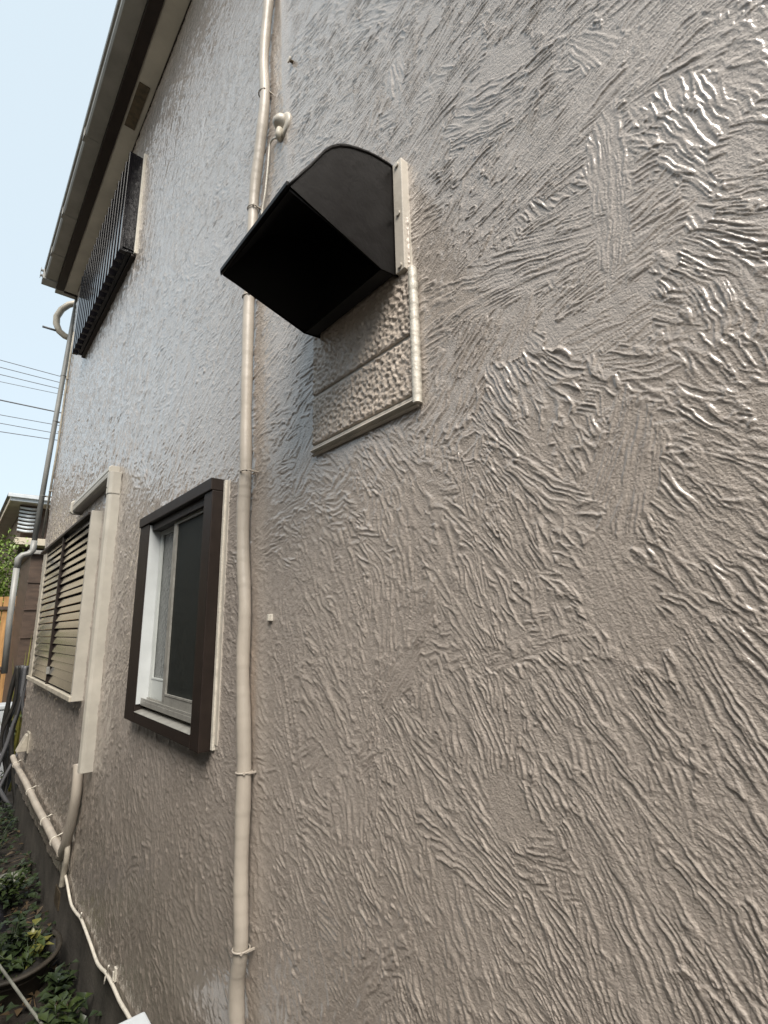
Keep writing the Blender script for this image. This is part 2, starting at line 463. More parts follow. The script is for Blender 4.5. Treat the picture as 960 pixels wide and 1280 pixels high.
WIN = (1.60, 2.375, 1.315, 2.115)     # opening of the sliding window
def zlimits(y):
    """part of the wall height that the picture shows at y, with a margin"""
    q = np.array([project(y, z) for z in np.linspace(0.3, 5.5, 160)])
    zz = np.linspace(0.3, 5.5, 160)
    ok = (q[:, 1] > -60) & (q[:, 1] < 1340)
    return zz[ok].min(), zz[ok].max()
def stucco_wall(parent):
    V = []; Fc = []; base = 0
    edges = [-0.8, -0.25, 0.0, 0.12, 0.3, 0.55, 0.85, 1.2, 1.6, 2.0, 2.5, 3.0, 3.6, 4.3, 5.1, 6.05]
    f768 = F_PX*0.8
    for a, b in zip(edges[:-1], edges[1:]):
        ym = max(0.02, a)
        w = .64*.66+.737*(ym+.3*(b-a))
        sy = min(max(1.1*w*w/(f768*.66), .0014), .0066)
        sz = min(max(1.1*w/f768, .0015), .0090)
        if a < -0.01: sy = sz = .008
        ny = max(2, int((b-a)/sy)+1)
        yv = np.linspace(a, b, ny+1)
        if a < -0.01: zl = (1.0, 2.7)
        else:
            l1, l2 = zlimits(max(a, .02)), zlimits(b)
            zl = (min(l1[0], l2[0])-.06, max(l1[1], l2[1])+.06)
        zl = (max(.32, zl[0]), min(5.5, zl[1]))
        nz_ = max(2, int((zl[1]-zl[0])/sz))
        zv = np.linspace(zl[0], zl[1], nz_+1)
        if zl[0] > .36: zv = np.concatenate([np.linspace(.32, zl[0], int((zl[0]-.32)/.03)+2)[:-1], zv])
        if zl[1] < 5.46: zv = np.concatenate([zv, np.linspace(zl[1], 5.5, int((5.5-zl[1])/.03)+2)[1:]])
        Yg, Zg = np.meshgrid(yv, zv, indexing='ij')
        X = -height(Yg, Zg)
        Zs = Zg.copy()
        Zs[:, 0] += .006*np.sin(yv*9)+.004*np.sin(yv*23)      # uneven lower edge
        V.append(np.stack([X, Yg, Zs], -1).reshape(-1, 3))
        m = len(zv)
        idx = (base+np.arange(len(yv))[:, None]*m+np.arange(m)[None, :])
        q = np.stack([idx[:-1, :-1], idx[:-1, 1:], idx[1:, 1:], idx[1:, :-1]], -1).reshape(-1, 4)
        yc = ((yv[:-1]+yv[1:])/2)[:, None]+0*zv[None, :-1]; zc = ((zv[:-1]+zv[1:])/2)[None, :]+0*yv[:-1, None]
        keep = ~((yc > WIN[0]) & (yc < WIN[1]) & (zc > WIN[2]) & (zc < WIN[3])).reshape(-1)
        Fc.append(q[keep]); base += len(yv)*m
    V = np.concatenate(V).astype(np.float32); Fc = np.concatenate(Fc).astype(np.int32)
    o3 = np.array(ORG[parent.name], np.float32)
    me = bpy.data.meshes.new('wall')
    me.vertices.add(len(V)); me.vertices.foreach_set('co', (V-o3).ravel())
    me.loops.add(Fc.size); me.loops.foreach_set('vertex_index', Fc.ravel())
    me.polygons.add(len(Fc))
    me.polygons.foreach_set('loop_start', np.arange(0, Fc.size, 4, dtype=np.int32))
    me.polygons.foreach_set('use_smooth', np.ones(len(Fc), dtype=bool))
    me.update(calc_edges=True)
    me.materials.append(M['stucco'])
    o = bpy.data.objects.new('wall', me); C.objects.link(o); o.parent = parent
    ORG[o.name] = ORG[parent.name].copy()
    return o

# ------------------------------------------------------------------ ground
def ground():
    # one sheet: fine near the house, reaching to the horizon
    ax = [-220, -80, -30, -12, -6]+list(np.arange(-3.6, 3.0, .12))+[4, 8, 15, 40, 90, 220]
    ay = [-220, -80, -30, -12, -6]+list(np.arange(-2, 9, .12))+[10, 12, 15, 25, 60, 120, 300]
    v = []
    for y in ay:
        for x in ax:
            near = -3.5 < x < 2.9 and -2 < y < 8.9
            z = (.018*math.sin(x*7+y*3)+.014*math.sin(y*9.3-x*4)+.010*random.uniform(-1, 1)) if near else 0
            v.append((x, y, z))
    n = len(ax)
    f = [(j*n+i, j*n+i+1, (j+1)*n+i+1, (j+1)*n+i) for j in range(len(ay)-1) for i in range(n-1)]
    mb = MB(); mb.add(v, f, True)
    return struct(mb.build('ground', M['soil']))
ground()
yd_ = MB().box(-16, -1.76, -14, 8.0, -.06, .045).build('added_bounce_slab', mat('pale_bounce_concrete', (0.36, 0.345, 0.31), 0.8, 0.12, 2, 0.002, 60), bevel=.01)  # pale slab added out of view to bounce skylight up onto the stucco
struct(yd_)
bw = thing('added_block_wall', 'unseen grey concrete block wall added to dim the foot of the stucco', 'wall', (-1.65, 2, 0))  # added out of view to hold back low skylight from the stucco
_bm = [mat('block_grey_%d' % i, (g, g*.97, g*.91), 0.85, 0.12, 9, 0.002, 70) for i, g in enumerate((.20, .22, .17))]
MB().box(-1.73, -1.62, -1.0, 7.0, 0, 2.8).build('core', _bm[2], bw)
_blk = {}
for r_ in range(14):
    y = -1.0 - (.2 if r_ % 2 else 0)
    c_ = 0
    while y < 6.9:
        ya_, yb_ = max(y, -1.0), min(y+.39, 7.0)
        key = round(yb_-ya_, 3)
        if key not in _blk:
            o = MB().box(-.015, .02, 0, yb_-ya_, 0, .19).build('block', random.choice(_bm), bw, bevel=.004)
            _blk[key] = o
        else:
            o = _blk[key].copy(); C.objects.link(o); o.parent = bw
        o.location = Vector((-1.61+random.uniform(-.003, .003), ya_, .004+r_*.2))
        y += .40; c_ += 1
MB().box(-1.75, -1.58, -1.0, 7.0, 2.805, 2.87).build('coping', _bm[1], bw, bevel=.008)

# ------------------------------------------------------------------ the house
house = thing('stucco_house', 'two-storey house with glossy taupe trowelled stucco wall and dark brown window frames', 'house', (0, 1.5, 0))
stucco_wall(house)
YE, XB, YN = 6.05, 7.0, -3.0
MB().box(0.0, .12, YN, -0.8, .3, 5.5).build('wall', M['stucco'], house)
MB().box(0.02, XB, YE, YE+.02, .3, 5.5).build('wall', M['stucco'], house)
MB().box(0.13, XB, YN-.02, YN, .3, 5.5).build('wall', M['stucco'], house)
MB().box(XB, XB+.1, YN-.02, YE+.02, .3, 5.5).build('wall', M['stucco'], house)
# foundation: long slab with a shallow formwork seam
fb = MB()
fb.box(.018, .2, YN, YE-.01, -.3, .318)
fb.build('foundation', M['concrete'], house, bevel=.006)
MB().box(.012, .05, 3.62, 3.75, .13, .22).build('foundation_vent', M['vent'], house, bevel=.003)
# floor slab, and an added black sheet standing for the unlit room
MB().box(.25, XB-.05, YN+.05, YE-.05, .28, .31).build('floor', M['concrete'], house)
MB().box(.8, .82, 1.2, 2.8, .4, 2.7).build('room_dark_sheet', M['inside'], house)

# eaves
sof = MB().box(-.128, .02, YN-.1, 6.15, 5.476, 5.49).build('soffit', M['soffit'], house)
MB().box(-.0, XB, YE+.03, 6.15, 5.477, 5.489).build('soffit', M['soffit'], house)
va, vb = G(184, 108, 5.474), G(163, 160, 5.474)
vt = MB().box(-.112, -.04, min(va.y, vb.y), max(va.y, vb.y), 5.470, 5.4755)
vto = vt.build('soffit_vent', M['vent'], sof)
MB().box(-.007, .004, YN, YE, 5.458, 5.475).build('soffit_bead', M['brown'], house)
MB().box(-.205, -.130, YN-.1, 6.155, 5.464, 5.63).build('fascia', M['brown'], house, bevel=.003)
MB().box(-.125, XB, 6.157, 6.18, 5.464, 5.63).build('fascia', M['brown'], house, bevel=.003)
# hip roof
rf = MB()
ov = .22
rp = [(-ov, YN-ov, 5.632), (XB+ov, YN-ov, 5.632), (XB+ov, 6.19, 5.632), (-ov, 6.19, 5.632), (XB/2, YN+2.6, 6.9), (XB/2, YE-2.6, 6.9)]
rf.add(rp, [(0, 1, 2, 3), (0, 4, 1), (1, 4, 5, 2), (2, 5, 3), (3, 5, 4, 0)])
rf.build('roof', M['tile'], house)

# ---- sliding window with dark brown outer frame
def sliding_window():
    XF = -.046
    y0, y1, z0, z1 = 1.575, 2.405, 1.287, 2.142
    FS = y1-W(178, 760, XF).y
    fr = MB()
    fr.box(XF-.006, .03, y0, y1, z1-.042, z1)                        # head, slightly proud
    fr.box(XF, .03, y0+.001, y0+.072, z0, z1-.0425)                  # near stile
    fr.box(XF, .03, y1-FS, y1-.001, z0+.002, z1-.0425)             # far stile
    fr.box(XF, .03, y0+.0725, y1-FS-.0005, z0+.003, z0+.042)            # bottom rail
    w = fr.build('window', M['brown'], house, bevel=.0025)
    # pale lining of the far reveal
    MB().box(-.042, .03, y1-FS-.006, y1-FS-.0005, z0+.07, z1-.05).build('jamb', M['jamb'], w)
    MB().box(-.030, .03, y0+.0725, y0+.078, z0+.07, z1-.05).build('jamb', M['brown'], w)
    MB().box(-.034, .03, y0+.08, y1-FS-.008, z1-.075, z1-.044).build('head_track', M['brown'], w)
    # sloping metal sill and tracks
    s = MB()
    ya, yb = y0+.0735, y1-FS-.001
    s.prism([(-.048, z0+.0425), (.02, z0+.058), (.02, z0+.0425)], 1, ya, yb)
    s.build('sill', M['alu'], w, bevel=.0015)
    t = MB()
    t.box(-.026, .055, ya+.005, yb-.006, z0+.066, z0+.084)
    t.box(-.025, -.022, ya+.005, yb-.006, z0+.084, z0+.094)
    t.box(-.003, .000, ya+.005, yb-.006, z0+.084, z0+.094)
    t.box(.024, .027, ya+.005, yb-.006, z0+.084, z0+.094)
    t.build('track', M['alu'], w, bevel=.0008)
    def sash(x, ya, yb, stile, top, bot, framemat, panemat, panename):
        za, zb = z0+.092, z1-.06
        q = MB()
        q.box(x, x+.018, ya, ya+stile, za, zb)
        q.box(x, x+.018, yb-stile, yb, za, zb)
        q.box(x+.0005, x+.0175, ya+stile, yb-stile, zb-top, zb)
        q.box(x+.0005, x+.0175, ya+stile, yb-stile, za, za+bot)
        o = q.build('sash', framemat, w, bevel=.0015)
        MB().box(x+.007, x+.011, ya+stile-.004, yb-stile+.004, za+bot-.004, zb-top+.004).build(panename, panemat, w)
        g = MB()                                                     # glazing bead
        for s_ in (0, 1):
            yy = ya+stile if s_ == 0 else yb-stile-.006
            g.box(x-.0015, x+.006, yy, yy+.006, za+bot, zb-top)
        g.box(x-.0015, x+.006, ya+stile+.006, yb-stile-.006, za+bot, za+bot+.006)
        g.build('glazing_bead', framemat, w)
    ymid = W(213, 760, -.018).y
    sash(-.021, y0+.079, ymid+.016, .030, .030, .034, M['alu'], M['screen'], 'insect_screen')
    sash(.002, ymid-.05, y1-FS-.007, .030, .035, .075, M['jambgrey'], M['glass'], 'pane')
    sash(.027, y0+.079, ymid+.01, .030, .035, .06, M['jambgrey'], M['glass'], 'pane')
    # painted sealant strip on the near side
    MB().box(-.010, .002, y0-.016, y0-.001, z0+.004, z1-.006).build('sealant', M['cream'], w, bevel=.002)
    MB().box(-.004, .002, y0-.036, y0-.0165, z0+.02, z1-.01).build('flat_trim', M['beige'], w, bevel=.001)
sliding_window()

# ---- louvred shutter window, two columns of slats
def louvre_window():
    tr, tl, bl, br = W(114, 646, -.05), W(61, 686, -.05), W(40, 842, -.05), W(92, 866, -.05)
    ya, yb = (tr.y+br.y)/2, (tl.y+bl.y)/2
    z0, z1 = (bl.z+br.z)/2, (tl.z+tr.z)/2
    XF = -.06
    fr = MB()
    fr.box(XF, .004, ya-.036, ya, z0-.05, z1+.02)                   # near jamb
    w = fr.build('louvre_window', M['duct'], house, bevel=.003)
    MB().box(XF, .004, yb, yb+.16, z0-.02, z1-.03).build('jamb', M['conduit'], w, bevel=.003)
    MB().box(XF-.012, .004, ya-.0355, yb+.17, z0-.05, z0-.0205).build('sill', M['conduit'], w, bevel=.004)
    MB().box(XF-.014, .004, ya+.001, yb+.30, z1-.004, z1+.016).build('drip_hood', M['brown'], w, bevel=.003)
    MB().box(-.02, .003, ya+.001, yb-.001, z0-.02, z1-.005).build('backing', M['inside'], w)
    ym = ya+(yb-ya)*.52
    MB().box(XF-.004, -.021, ym-.014, ym+.014, z0-.02, z1-.005).build('mullion', M['brown'], w, bevel=.002)
    MB().box(XF-.012, -.05, ym-.03, ym-.015, z0+.05, z0+.10).build('catch', M['alu'], w, bevel=.002)
    n = 20
    pit = (z1-z0)/n
    for (a, b) in ((ya+.002, ym-.015), (ym+.015, yb-.002)):
        me = None
        for k in range(n):
            zc = z0-.018+pit*k+.012
            if me is None:
                sl_ = MB()
                prof = []
                for q in np.linspace(0, 1, 5):
                    prof.append((XF+.004+.014*q, .002+pit*.97*q+.004*math.sin(math.pi*q)))
                for q in np.linspace(1, 0, 5):
                    prof.append((XF+.007+.014*q, pit*.97*q+.004*math.sin(math.pi*q)-.001))
                sl_.prism([(x, z+zc) for x, z in prof], 1, a, b)
                o = sl_.build('slat', M['slat'], w)
                me = o; z_first = zc
            else:
                c = me.copy(); C.objects.link(c); c.parent = w
                c.location = (random.uniform(-.0015, .0015), 0, zc-z_first)
                c.rotation_euler = (random.uniform(-.002, .002), 0, 0)
louvre_window()

# ---- black lattice over the upstairs window
def lattice():
    y0, y1, z0, z1, xf = 3.29, 4.98, 4.15, 4.95, -.105
    fr = MB()
    fr.box(xf+.046, 0.0, y0, y0+.03, z0, z1)                        # near end panel
    fr.box(xf+.046, 0.0, y1-.03, y1, z0, z1)
    fr.box(xf+.046, -.001, y0+.031, y1-.031, z0+.004, z0+.05)       # bottom rail
    fr.box(xf+.046, -.001, y0+.031, y1-.031, z1-.05, z1-.004)
    g = fr.build('window_grille', M['blackmetal'], house, bevel=.003)
    MB().box(-.012, .0, y0+.032, y1-.032, z0+.06, z1-.06).build('window_pane', M['pane'], g)
    MB().box(xf+.02, -.02, y0-.008, y0-.001, z0+.02, z1-.02).build('side_flange', M['blackmetal'], g)
    MB().box(-.02, .0, y0-.03, y0-.010, z0-.006, z1+.02).build('trim', M['cream'], g, bevel=.002)
    MB().box(-.03, .002, y0, y1, z0-.018, z0-.002).build('sill', M['brown'], g, bevel=.002)
    n = 17
    pit = (y1-y0-.03)/(n-1)
    b = MB().box(xf, xf+.045, y0+.002, y0+.036, z0-.004, z1+.004)
    bar = b.build('bar', M['blackmetal'], g, bevel=.002)
    for k in range(1, n):
        c = bar.copy(); C.objects.link(c); c.parent = g
        c.location = (0, k*pit, 0)
lattice()

# ------------------------------------------------------------------ rain gutter and downspouts
gut = thing('rain_gutter', 'grey beige box gutter running along the eave above the stucco wall', 'gutter', (-.26, 1.5, 5.5))
gx0, gx1, gz0, gz1 = -.325, -.208, 5.50, 5.60
prof = [(gx1, gz1), (gx1, gz0), (gx0+.012, gz0), (gx0, gz0+.014), (gx0, gz1-.012), (gx0-.012, gz1-.010), (gx0-.012, gz1),
        (gx0+.006, gz1), (gx0+.006, gz0+.016), (gx0+.016, gz0+.006), (gx1-.004, gz0+.006), (gx1-.004, gz1)]
trough = MB().prism(prof, 1, YN-.2, 6.06).build('trough', M['gutter'], gut)
MB().tube([(gx0-.010, YN-.2, gz1+.004), (gx0-.010, 6.05, gz1+.004)], .009, 8).build('lip', M['white'], gut)  # lip coloured white to carry the bright highlight along the gutter edge
for yy in (2.62, 3.95, 4.95, 5.6, 1.6):
    sv = MB()
    sv.box(gx0-.006, gx1, yy-.03, yy+.03, gz0-.004, gz0-.0005)
    sv.box(gx0-.0065, gx0-.0005, yy-.03, yy+.03, gz0-.004, gz1-.02)
    sv.build('joint_sleeve', M['gutter'], gut, bevel=.001)
cb = MB().box(gx0-.02, gx1+.005, 6.061, 6.20, gz0-.012, gz1+.012)
cb.build('corner_box', M['spout'], gut, bevel=.008)
MB().box(gx1+.006, XB+.2, 6.185, 6.30, gz0, gz1-.005).build('return_trough', M['gutter'], gut, bevel=.006)
for dz in (.02, .085):
    br = MB(); br.box(gx0-.045, gx0-.021, 6.08, 6.10, gz0+dz, gz0+dz+.02); br.box(gx0-.045, gx0-.040, 6.06, 6.12, gz0+dz-.012, gz0+dz+.032)
    br.build('bracket', M['spout'], gut, bevel=.002)

YD = 6.235
ds = thing('downspout', 'long grey round downspout leaning along the far corner of the stucco wall', 'downspout', (B(41, 680, YD).x, YD, 2.4))
top = B(97, 372, YD)
p1 = [Vector((B(97, 372, YD).x, YD, 5.505)), B(92, 398, YD), B(84.5, 440, YD), B(64, 555, YD), B(43, 676, YD)]
MB().tube(p1, .025, 12).build('pipe', M['spout'], ds)
e = [B(43, 676, YD), B(41, 688, YD), B(37, 692, YD), B(28, 694, YD), B(23, 698, YD), B(21, 710, YD)]
MB().tube(e, .029, 12).build('elbow', M['spout'], ds)
MB().tube([B(21, 708, YD), B(12, 775, YD), B(5, 842, YD)], .027, 12).build('lower_pipe', M['spout'], ds)
for py in (470, 527, 620):
    t = (py-440)/(680-440); cx = 84.5+(43-84.5)*t
    c = B(cx, py, YD)
    k = MB().ring(c, (0, 0, 1), .027, .004, 12, 6)
    k.box(c.x+.025, max(c.x+.08, .03), YD-.006, YD+.006, c.z-.008, c.z+.008)
    k.build('clamp', M['spout'], ds)
# thin conduit beside it
tc_ = thing('corner_conduit', 'thin cream conduit running up the far stucco corner beside the downspout', 'conduit', (0, 6.1, 2.3))
MB().tube([W(53, 672, -.018), W(72, 560, -.018), W(88, 445, -.018), W(93, 415, -.018)], .011, 8).build('pipe', M['conduit'], tc_)
for q in ((63, 614), (74, 540), (84, 474)):
    MB().ring(W(*q, -.018), (0, 0, 1), .013, .004, 10, 5).build('clip', M['conduit'], tc_)
# bent service conduit and its bracket rod past the corner
bc = thing('bent_conduit', 'thick beige conduit bent in a half loop past the house corner under the eave', 'conduit', (0, 6.35, 4.6))
arc = [B(x, y, 6.42) for x, y in ((104, 381), (96, 379), (86, 381), (77, 387), (71, 396), (70.5, 405), (74, 414), (81, 420), (90, 424), (100, 426))]
MB().tube(arc, .036, 12).build('pipe', M['conduit'], bc)
MB().tube([B(53, 408, 6.42), B(76, 415, 6.42)], .013, 8).build('rod', M['wire'], bc)

# ------------------------------------------------------------------ vent hood and the board below it
hood = thing('vent_hood', 'black box hood with rounded top over a wall vent, open underneath', 'vent hood', (0, .834, 2.38))
hy0, hy1 = .681, .987
top_c = [(-.002, 2.669), (-.03, 2.672), (-.062, 2.668), (-.092, 2.661), (-.118, 2.651), (-.145, 2.639), (-.17, 2.623), (-.190, 2.604),
         (-.208, 2.580), (-.223, 2.553), (-.240, 2.523), (-.262, 2.487), (-.286, 2.446)]
side = top_c+[(-.061, 2.3805), (-.004, 2.386)]
T = .0035
def side_panel(ya, yb):
    return MB().prism(side, 1, ya, yb).build('side_panel', M['black'], hood, bevel=.0008)
side_panel(hy0, hy0+T); side_panel(hy1-T, hy1)
cov = MB()
outer = [(x, z+.0015) for x, z in top_c]
inner = [(x+.003, z-.004) for x, z in top_c]
n_ = len(outer)
vs = [(x, hy0-.002, z) for x, z in outer]+[(x, hy1+.002, z) for x, z in outer]+[(x, hy0-.002, z) for x, z in inner]+[(x, hy1+.002, z) for x, z in inner]
fs = []
for i in range(n_-1):
    fs += [(i, i+1, n_+i+1, n_+i), (2*n_+i, 3*n_+i, 3*n_+i+1, 2*n_+i+1), (i, 2*n_+i, 2*n_+i+1, i+1), (n_+i, n_+i+1, 3*n_+i+1, 3*n_+i)]
fs += [(0, n_, 3*n_, 2*n_), (n_-1, 3*n_-1, 4*n_-1, 2*n_-1)]
cov.add(vs, fs, True)
cov.build('curved_cover', M['black'], hood)
MB().box(-.0225, -.0195, hy0+T, hy1-T, 2.392, 2.655).build('back_plate', M['inside'], hood)
lin = MB()
lin.add([(x+.0045, hy0+T+.001, z-.007) for x, z in top_c]+[(x+.0045, hy1-T-.001, z-.007) for x, z in top_c],
        [(i, i+1, n_+i+1, n_+i) for i in range(n_-1)], True)
for ya in (hy0+T+.0006, hy1-T-.0006):
    lin.add([(x+.004, ya, z-.006) for x, z in top_c]+[(-.061, ya, 2.386), (-.012, ya, 2.391)], [tuple(range(n_+2))])
lin.build('inner_lining', M['inside'], hood)
MB().box(-.288, -.282, hy0+.002, hy1-.002, 2.4455, 2.456).build('front_lip', M['black'], hood, bevel=.001)
MB().prism([(-.06, 2.3815), (-.06, 2.3845), (-.023, 2.391), (-.023, 2.387)], 1, hy0+T+.001, hy1-T-.001).build('rear_lip', M['inside'], hood)
fl = MB()
fl.box(-.022, .002, .651, .6795, 2.386, 2.672)
flo = fl.build('mounting_flange', M['beige'], hood, bevel=.002)
for z in (2.66, 2.53, 2.398):
    MB().tube([(-.0218, .664, z), (-.026, .664, z)], .006, 8).build('screw', M['beige'], hood)

board = thing('siding_board_patch', 'two stone-textured boards with a trim strip filling the wall under the black hood', 'wall panel', (0, .83, 2.09))
by0, by1 = .648, 1.022
def rough_board(z0, z1):
    """board with its own cast stone relief"""
    ny, nz = int((by1-by0)/.003), max(4, int((z1-z0)/.003))
    yy, zz = np.meshgrid(np.linspace(by0, by1, ny+1), np.linspace(z0, z1, nz+1), indexing='ij')
    h = .0013*ns(NT, yy/.013+7, zz/.012+z0*31)+.0008*ns(NT2, yy/.0075+3, zz/.0075+2)
    e = np.minimum(np.minimum(yy-by0, by1-yy), np.minimum(zz-z0, z1-zz))
    h = np.where(e < .001, -.004, h)
    v = [(-.012-float(h[i, j]), float(yy[i, j]), float(zz[i, j])) for i in range(ny+1) for j in range(nz+1)]
    f = [(i*(nz+1)+j, i*(nz+1)+j+1, (i+1)*(nz+1)+j+1, (i+1)*(nz+1)+j) for i in range(ny) for j in range(nz)]
    m = MB(); m.add(v, f, True)
    return m.build('board', M['board'], board)
zg = W(456, 455, -.012).z
rough_board(zg+.004, 2.52); rough_board(2.098, zg-.004)
MB().box(-.006, .004, by0+.001, by1-.001, 2.095, 2.52).build('backing', M['beige'], board)
tr = MB()
tr.prism([(-.003, 2.095), (-.009, 2.095), (-.009, 2.090), (-.004, 2.089), (-.004, 2.086), (-.015, 2.0855), (-.016, 2.082), (-.006, 2.080), (-.006, 2.075), (-.012, 2.073), (-.003, 2.070)], 1, by0-.006, by1+.004)
tr.build('trim', M['beige'], board, bevel=.0006)
cl = MB()
zz_ = np.linspace(2.076, 2.384, 70)
for z_a, z_b in ((0, 69),):
    vs = []
    for z in zz_:
        e_ = random.uniform(-.0009, .0009)
        vs += [(-.002, by0-.015+e_, z), (-.014+e_, by0-.0155+e_, z), (-.0185+e_, by0-.011, z), (-.0185, by0-.003, z), (-.015, by0+.001, z), (-.002, by0+.001, z)]
    n6 = 6
    cl.add(vs, [(i*n6+k, i*n6+(k+1) % n6, (i+1)*n6+(k+1) % n6, (i+1)*n6+k) for i in range(len(zz_)-1) for k in range(n6)], True)
    cl.add(vs[:6], [(0, 1, 2, 3, 4, 5)]); cl.add(vs[-6:], [(0, 1, 2, 3, 4, 5)])
cl.build('sealant', M['cream'], board)

# ------------------------------------------------------------------ wrapped pipe down the wall
def interp(ctrl, n):
    ctrl = [Vector(c) for c in ctrl]
    out = []
    m = len(ctrl)
    for k in range(n):
        t = k/(n-1)*(m-1); i = min(int(t), m-2); q = t-i
        p0, p1_, p2, p3 = ctrl[max(i-1, 0)], ctrl[i], ctrl[i+1], ctrl[min(i+2, m-1)]
        out.append(.5*((2*p1_)+(p2-p0)*q+(2*p0-5*p1_+4*p2-p3)*q*q+(3*p1_-p0-3*p2+p3)*q*q*q))
    return out
wp = thing('wrapped_pipe', 'cream tape-wrapped pipe running the full height of the stucco wall', 'pipe', (-.035, 1.4, .3))
XP = -.0245
pix = [(341, -60), (336, 0), (330, 70), (331, 125), (324, 190), (318, 240), (315, 300), (311, 380), (309, 450), (307.5, 520), (307, 590), (304, 640), (304, 700),
       (306, 760), (303.5, 830), (304.5, 900), (305, 965), (302.5, 1040), (301, 1110), (301, 1185), (296, 1230), (296, 1290), (294, 1330)]
path = [W(x, y, XP) for x, y in pix]
pts = interp(path, 520)
ln = 0.0; rad = []; tp_ = [0, .04, .0006]
for i, q in enumerate(pts):
    if i: ln += (pts[i]-pts[i-1]).length
    while ln > tp_[1]: tp_ = [tp_[1], tp_[1]+random.uniform(.026, .062), random.uniform(.0002, .0010)]   # uneven overlapping turns of tape
    ph = (ln-tp_[0])/(tp_[1]-tp_[0])
    rad.append(.0184+tp_[2]*ph+.0007*math.sin(ln*9)+.0006*math.sin(ln*31+1))
MB().tube(pts, rad, 18).build('pipe', M['tape'], wp)
for (x, y) in ((309.5, 590), (305, 965), (301.5, 1186), (317, 262), (330.5, 118), (311, 372)):
    c = W(x, y, XP)
    k = MB().ring(c, (0, .06, 1), .0208, .0022, 18, 6)
    k.box(XP+.0, .0, c.y-.022, c.y-.017, c.z-.002, c.z+.002)
    k.tube([(XP-.010, c.y-.014, c.z), (XP-.010, c.y-.022, c.z+.001)], .0035, 8)
    k.build('tie', M['tape'], wp)

# cable entry cap and its thin wire
ce = thing('cable_entry_cap', 'lumpy round cable entry cap on the wall above the black hood', 'cable cap', tuple(W(356, 160, 0)))
c0 = W(356, 160, 0)
k = MB()
k.tube([(0.0, c0.y, c0.z), (-.010, c0.y, c0.z), (-.013, c0.y, c0.z)], [.047, .045, .036], 18)
k.build('base', M['beige'], ce)
k = MB()
k.tube([(-.012, c0.y, c0.z+.008), (-.022, c0.y, c0.z+.006), (-.030, c0.y, c0.z), (-.033, c0.y, c0.z-.006)], [.030, .027, .019, .008], 16)
k.build('dome', M['beige'], ce)
k = MB()
k.tube([(-.018, c0.y, c0.z-.02), (-.022, c0.y+.004, c0.z-.046), (-.014, c0.y+.006, c0.z-.058)], [.012, .011, .006], 10)
k.build('spout', M['conduit'], ce)
tw = thing('thin_wire', 'thin cream wire dropping from the cable cap along the wrapped pipe', 'wire', tuple(W(337, 190, 0)))
wpix = [(346, 172), (341, 174), (337.5, 180), (336, 192), (335, 206), (333, 226), (331, 244), (328, 262), (325, 290)]
MB().tube(interp([W(x, y, -.012) for x, y in wpix], 40), .0035, 6).build('wire', M['cream'], tw)

# small hardware left in the wall
sh = thing('wall_screw', 'small rusty screw with a rag of sealant left in the upper wall', 'screw', tuple(W(366.5, 78, 0)))
c1 = W(366.5, 78, 0)
MB().tube([(.002, c1.y, c1.z), (-.014, c1.y, c1.z-.002)], .0055, 8).build('shank', M['vent'], sh)
MB().tube([(-.014, c1.y, c1.z-.002), (-.019, c1.y, c1.z-.002)], .010, 10).build('head', M['beige'], sh)
sc2 = thing('wall_clip', 'tiny cream plastic cable clip on the wall beside the wrapped pipe', 'clip', tuple(W(339, 772, 0)))
c2 = W(339, 772, 0)
MB().box(-.008, .002, c2.y-.011, c2.y+.011, c2.z-.009, c2.z+.009).build('base', M['cream'], sc2, bevel=.002)
MB().box(-.014, -.0085, c2.y-.010, c2.y-.002, c2.z-.008, c2.z+.008).build('hook', M['cream'], sc2, bevel=.001)

# ------------------------------------------------------------------ air-conditioner duct cover
dc = thing('duct_cover', 'grey beige plastic duct cover with elbow and short side arm beside the louvred window', 'duct', tuple(W(98, 967, 0)))
XD = -.062
def dprofile(w):
    return [(0, -w), (-.045, -w), (XD+.004, -w+.010), (XD, -w+.02), (XD, -.006), (XD+.003, -.0035), (XD+.003, .0035), (XD, .006), (XD, w-.02), (XD+.004, w-.010), (-.045, w), (0, w)]
dw = .034
yd_t, yd_b = W(133, 618, XD).y, W(98, 967, XD).y
yd = (yd_t+yd_b)/2
ztop, zbot = W(133, 602, XD).z, W(98, 967, XD).z
MB().prism([(x, yd+y) for x, y in dprofile(dw)], 2, zbot, ztop).build('vertical_cover', M['duct'], dc, bevel=.0012)
el = MB().prism([(x-.004, yd+y*1.1) for x, y in dprofile(dw)], 2, ztop-.085, ztop+.045)
el.build('elbow', M['duct'], dc, bevel=.007)
MB().tube([(XD-.007, yd-.012, ztop-.052), (XD-.0095, yd-.012, ztop-.052)], .005, 8).build('screw', M['inside'], dc)
zc = W(112, 612, XD).z
arm = MB().prism([(x, z+zc) for x, z in [(0, -.04), (-.045, -.04), (XD+.004, -.03), (XD+.002, -.006), (XD+.006, 0), (XD+.002, .006), (XD+.004, .03), (-.045, .04), (0, .04)]], 1, yd+dw*1.1+.001, W(94, 622, -.05).y)
arm.build('side_arm', M['duct'], dc, bevel=.003)
ye = W(94, 622, -.05).y
MB().prism([(0, zc-.052), (-.055, zc-.052), (-.072, zc-.036), (-.072, zc+.036), (-.055, zc+.052), (0, zc+.052)], 1, ye+.001, ye+.035).build('end_cap', M['duct'], dc, bevel=.006)
